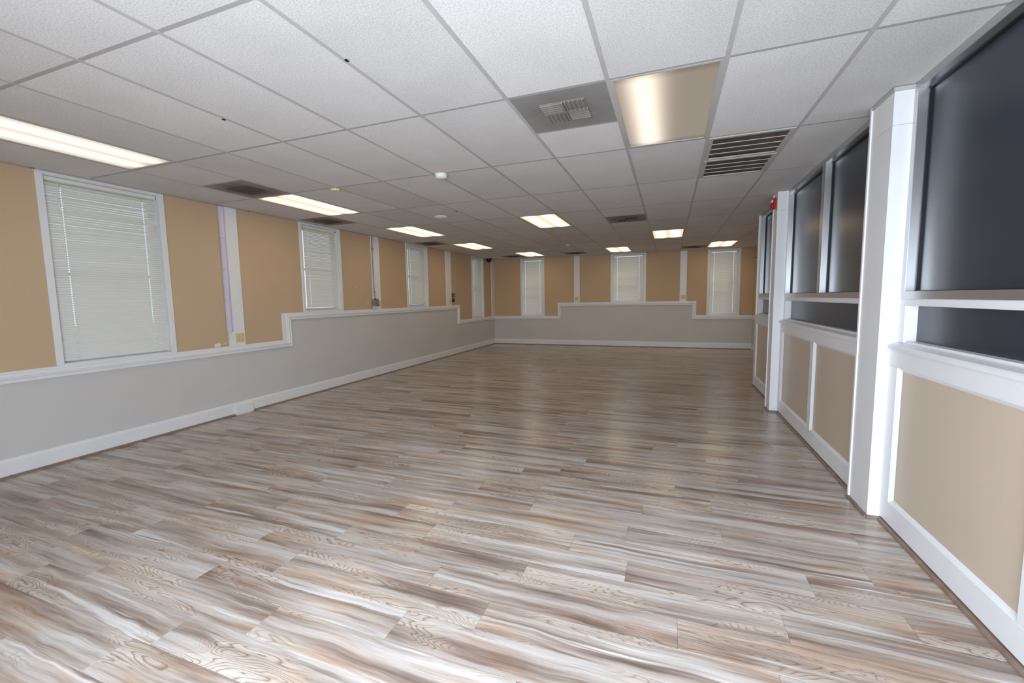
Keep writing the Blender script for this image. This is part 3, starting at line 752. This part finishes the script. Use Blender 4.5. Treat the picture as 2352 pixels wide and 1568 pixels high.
# the wall-side cells of the two rust stained vents have a narrow filler strip by the wall
for jy, hf in ((3, 0), (5, 1)):
    y0 = jy * 2 * G + hf * G
    MB().box((XL + .045, y0 + .011, .0045), (-2 * G + .012, y0 + G - .011, .012)).build('ceiling_tile', M['tile'], ce)
def ret_grille(y, label):
    o = thing('return_air_grille', label, 'grille', (7.5 * G, y, CZ), group='return air grilles above the partition')
    s_ = G / 2 - .0125
    f = MB(); t_ = .032
    f.box((-s_, -s_, -.004), (-s_ + t_, s_, .006), .001); f.box((s_ - t_, -s_, -.004), (s_, s_, .006), .001)
    f.box((-s_ + t_, -s_, -.004), (s_ - t_, -s_ + t_, .006), .001); f.box((-s_ + t_, s_ - t_, -.004), (s_ - t_, s_, .006), .001)
    f.build('frame', M['bar'], o)
    MB().box((-s_ + t_, -s_ + t_, .016), (s_ - t_, s_ - t_, .02)).build('filter', M['grille_back'], o)
    i_ = s_ - t_
    for k in (-.5, 0, .5): MB().box((-i_, k * i_ - .0025, -.002), (i_, k * i_ + .0025, .003)).build('bar', M['fin'], o)
    fm_ = MB()
    for k in range(62):
        x_ = -i_ + (k + .5) * 2 * i_ / 62
        fm_.add([(x_ - .001, -i_, .001), (x_ + .0003, -i_, .001), (x_ + .0045, -i_, .013), (x_ + .003, -i_, .013), (x_ - .001, i_, .001), (x_ + .0003, i_, .001), (x_ + .0045, i_, .013), (x_ + .003, i_, .013)],
                [(0, 1, 5, 4), (1, 2, 6, 5), (2, 3, 7, 6), (3, 0, 4, 7)])
    fm_.build('fins', M['grille_fin'], o, kind='stuff')
ret_grille(5 * G - G / 2, 'nearer of the two slatted return air grilles right of the half-lit light')
ret_grille(6 * G - G / 2, 'farther of the two slatted return air grilles, darker inside')

# ------------------------------------------------------------------ detectors and other ceiling things
o = thing('smoke_detector', 'white round smoke detector on the ceiling, middle left of the picture', 'detector', (1.90, 2.45, CZ))
MB().lathe([(.062, 0), (.062, -.008)]).build('base', M['plastic'], o)
MB().lathe([(.056, -.008), (.056, -.030), (.046, -.040), (.02, -.043)]).build('body', M['plastic'], o)
o = thing('heat_detector', 'yellowed round detector on the ceiling by the second left light', 'detector', (.578, 2.475, CZ))
MB().lathe([(.05, 0), (.05, -.008), (.044, -.022), (.02, -.026)]).build('body', M['yellowed'], o)
o = thing('ceiling_disc', 'flat white round cover on the ceiling, beyond the smoke detector', 'cover', (.834, 4.344, CZ))
MB().lathe([(.10, 0), (.10, -.006), (.085, -.018), (.04, -.026)]).build('disc', M['plastic'], o)
o = thing('sprinkler_cap', 'tiny white round cap on the ceiling near the far wall', 'sprinkler', (1.778, 8.609, CZ))
MB().lathe([(.045, 0), (.045, -.01), (.02, -.03), (.012, -.034)], n=16).build('cap', M['plastic'], o)
for (x_, y_, lab) in ((1.207, 4.106, 'small black clip on the ceiling grid beyond the smoke detector'), (2.452, .50, 'small black clip on the ceiling grid, nearest the camera'), (1.207, .76, 'small dark clip on the ceiling grid, left of the nearest clip')):
    MB().box((-.007, -.010, -.003), (.007, .010, .003), .001).build('grid_clip', M['black'], None, loc=(x_, y_, CZ), label=lab, cat='clip', group='clips on the ceiling grid')
hk = [(.82, 'small white hook at the ceiling above the left casing of the nearest window'), (2.36, 'small white hook at the ceiling left of the lilac tube light'), (2.93, 'small white hook at the ceiling right of the first pilaster'), (4.10, 'small white hook at the ceiling above the second left window'), (4.86, 'small dark hook at the ceiling right of the second left window'), (5.36, 'small dark hook at the ceiling left of the grey conduit')]
for y_, lab in hk:
    o = thing('ceiling_hook', lab, 'hook', (XL + .03, y_, CZ), group='hooks under the ceiling along the left wall')
    MB().box((-.012, -.012, -.004), (.012, .012, 0), .001).build('plate', M['dsteel'], o)
    MB().tube([(0, 0, -.004), (0, .004, -.014), (0, .014, -.020), (0, .022, -.016)], .0045, 7).build('hook', M['plastic'], o)

# ------------------------------------------------------------------ things on the walls
def outlet(wall, u, z, label, quad=True, proud=.019):
    o = thing('wall_outlet', label, 'outlet', (XL + proud, u, z) if wall == 'L' else (u, YF - proud, z), LW if wall == 'L' else FW, group='ivory electrical outlets on the pilasters')
    MB().box((-.059, -.006, -.059), (.059, 0, .059), .002).build('cover_plate', M['ivory'], o)
    for x_ in (-.024, .024):
        for z_ in (-.022, .022):
            MB().lathe([(.0155, -.006), (.0155, -.009), (.013, -.010)], (x_, 0, z_), 16, 1).build('receptacle', M['ivory'], o)
            s_ = MB(); s_.box((x_ - .007, -.0108, z_ - .001), (x_ - .005, -.009, z_ + .008)); s_.box((x_ + .005, -.0108, z_ - .001), (x_ + .007, -.009, z_ + .008)); s_.box((x_ - .002, -.0108, z_ - .010), (x_ + .002, -.009, z_ - .006))
            s_.build('slots', M['ivory_d'], o)
outlet('L', 2.664, 1.012, 'ivory four-socket outlet low on the pilaster beside the lilac tube light')
outlet('L', 5.60, 1.410, 'ivory outlet on the pilaster beside the grey junction box')
outlet('L', 8.535, 1.406, 'ivory outlet on the third left pilaster, below the dark boxes')
outlet('F', 1.392, 1.418, 'ivory outlet on the left pilaster of the far wall')
outlet('F', 4.372, 1.418, 'ivory outlet on the right pilaster of the far wall')

o = thing('tube_light', 'lilac plastic tube light in four sections up the left pilaster, switched off', 'light', (XL, 2.532, 1.097), LW)
z_ = 0
for k, zz in enumerate((.395, .796, 1.186, 1.585)):
    MB().box((-.030, -.046, z_ + .001), (.026, -.004, zz - .001), .006).build('tube_section', M['lilac'], o)
    MB().box((.010, -.0475, z_ + .004), (.014, -.044, zz - .004)).build('seam', M['lilac_d'], o)
    z_ = zz
MB().tube([(.0, -.022, .002), (-.004, -.022, -.03), (-.012, -.02, -.075), (-.035, -.018, -.115), (-.07, -.016, -.142), (-.115, -.014, -.150)], .0032, 8).build('cord', M['plastic'], o)
MB().box((-.205, -.026, -.182), (-.135, 0, -.132), .005).build('switch_box', M['plastic'], o)

o = thing('junction_box', 'grey metal junction box with conduit rising to the ceiling, second pilaster', 'electrical box', (XL + .019, 5.465, 1.43), LW)
MB().box((-.058, -.062, -.058), (.040, 0, .058), .004).build('box', M['galv'], o)
MB().box((.040, -.052, -.066), (.070, -.002, .066), .004).build('side_cover', M['dsteel'], o)
MB().box((-.01, -.040, .058), (.018, -.008, .078), .003).build('connector', M['black'], o)
MB().tube([(.004, -.022, .07), (.004, -.016, .12), (-.012, -.016, .30), (-.012, -.016, CZ - 1.43)], .0095, 10).build('conduit', M['galv'], o)
for zz in (.205, 1.01): MB().box((-.024, -.028, zz - .012), (.022, 0, zz + .012), .002).build('strap', M['galv'], o)
MB().box((.052, -.056, -.012), (.066, -.052, .012), .001).build('switch', M['plastic'], o)
o = MB().box((-.040, -.004, -.052), (.040, 0, .052), .002).build('blank_cover', mat('pale_tan_plastic', lin(205, 180, 158), .5), None, loc=(XL, 5.30, 1.425), rz=LW, label='pale blank cover plate left of the junction box', cat='cover plate')
o = thing('wall_hook_mark', 'small white wall anchor on the tan wall right of the second window', 'anchor', (XL, 4.99, 1.72), LW)
MB().lathe([(.010, 0), (.010, -.004), (.004, -.006)], n=12, axis=1).build('anchor', M['plastic'], o)

o = thing('receptacle_box', 'dark grey electrical box mounted beside the third left pilaster, upper one', 'electrical box', (XL, 8.695, 1.572), LW, group='dark electrical boxes by the third pilaster')
MB().box((-.055, -.050, -.052), (.055, 0, .052), .004).build('box', M['dsteel'], o)
MB().lathe([(.020, -.050), (.020, -.055), (.014, -.056)], n=16, axis=1).build('socket', M['galv'], o)
o = thing('plug_adapter', 'dark plug-in adapter directly below the upper electrical box, third pilaster', 'adapter', (XL, 8.690, 1.457), LW, group='dark electrical boxes by the third pilaster')
MB().box((-.05, -.055, -.030), (.05, 0, .036), .008).build('body', M['dsteel'], o)
MB().lathe([(.032, -.0), (.032, -.045), (.02, -.055)], (0, 0, -.034), 16, 1).build('lower_knob', M['black'], o)

o = thing('security_camera', 'black dome camera at the ceiling in the far left corner', 'camera', (-1.20, 10.93, CZ))
MB().lathe([(.085, 0), (.085, -.03), (.078, -.045)]).build('housing', M['black'], o)
MB().lathe([(.074, -.045), (.068, -.075), (.05, -.10), (.025, -.115), (.004, -.119)]).build('dome', M['black'], o)

o = thing('fire_strobe', 'red fire alarm strobe high on the second white column', 'alarm', (5.205, 4.80, 2.565), R(-90))
MB().box((-.050, -.032, -.064), (.050, -.001, .064), .006).build('housing', M['red'], o)
MB().box((-.046, -.050, .012), (.02, -.032, .046), .005).build('strobe_lens', M['lens_clear'], o)
MB().lathe([(.036, -.032), (.036, -.046), (.026, -.054), (.01, -.056)], (0, 0, -.026), 20, 1).build('horn', M['red'], o)

o = thing('door_closer_arm', 'thin metal arm reaching out from the side wall at the far right', 'bracket', (XR2, 10.5, 2.335))
MB().box((-.02, -.04, -.03), (0, .04, .03), .003).build('mount', M['dsteel'], o)
MB().box((-.20, -.010, .004), (-.02, .010, .016), .002).build('arm', M['dsteel'], o)
MB().box((-.345, -.014, -.010), (-.16, .014, .006), .003).build('outer_arm', M['galv'], o)

# ------------------------------------------------------------------ outdoors, seen only through the slits of the blinds
gr_ = MB().box((-40, -30, -.35), (40, 45, -.15)).build('ground', M['grass'], None, label='sunlit green lawn outside the windows', cat='ground', kind='structure')
MB().box((-1, -14, -.14), (9, YB - .2, -.10)).build('terrace', M['concrete'], None, label='pale concrete paving outside the entrance, behind the camera', cat='paving', kind='structure')
MB().box((XL - 1.1, YB - .7, 2.79), (XL - WT - .001, YF + .8, 2.95)).build('trim_12', M['soffit'], None, label='roof eave outside the left windows, coloured yellow as if lit by the grass', cat='eave', kind='structure')
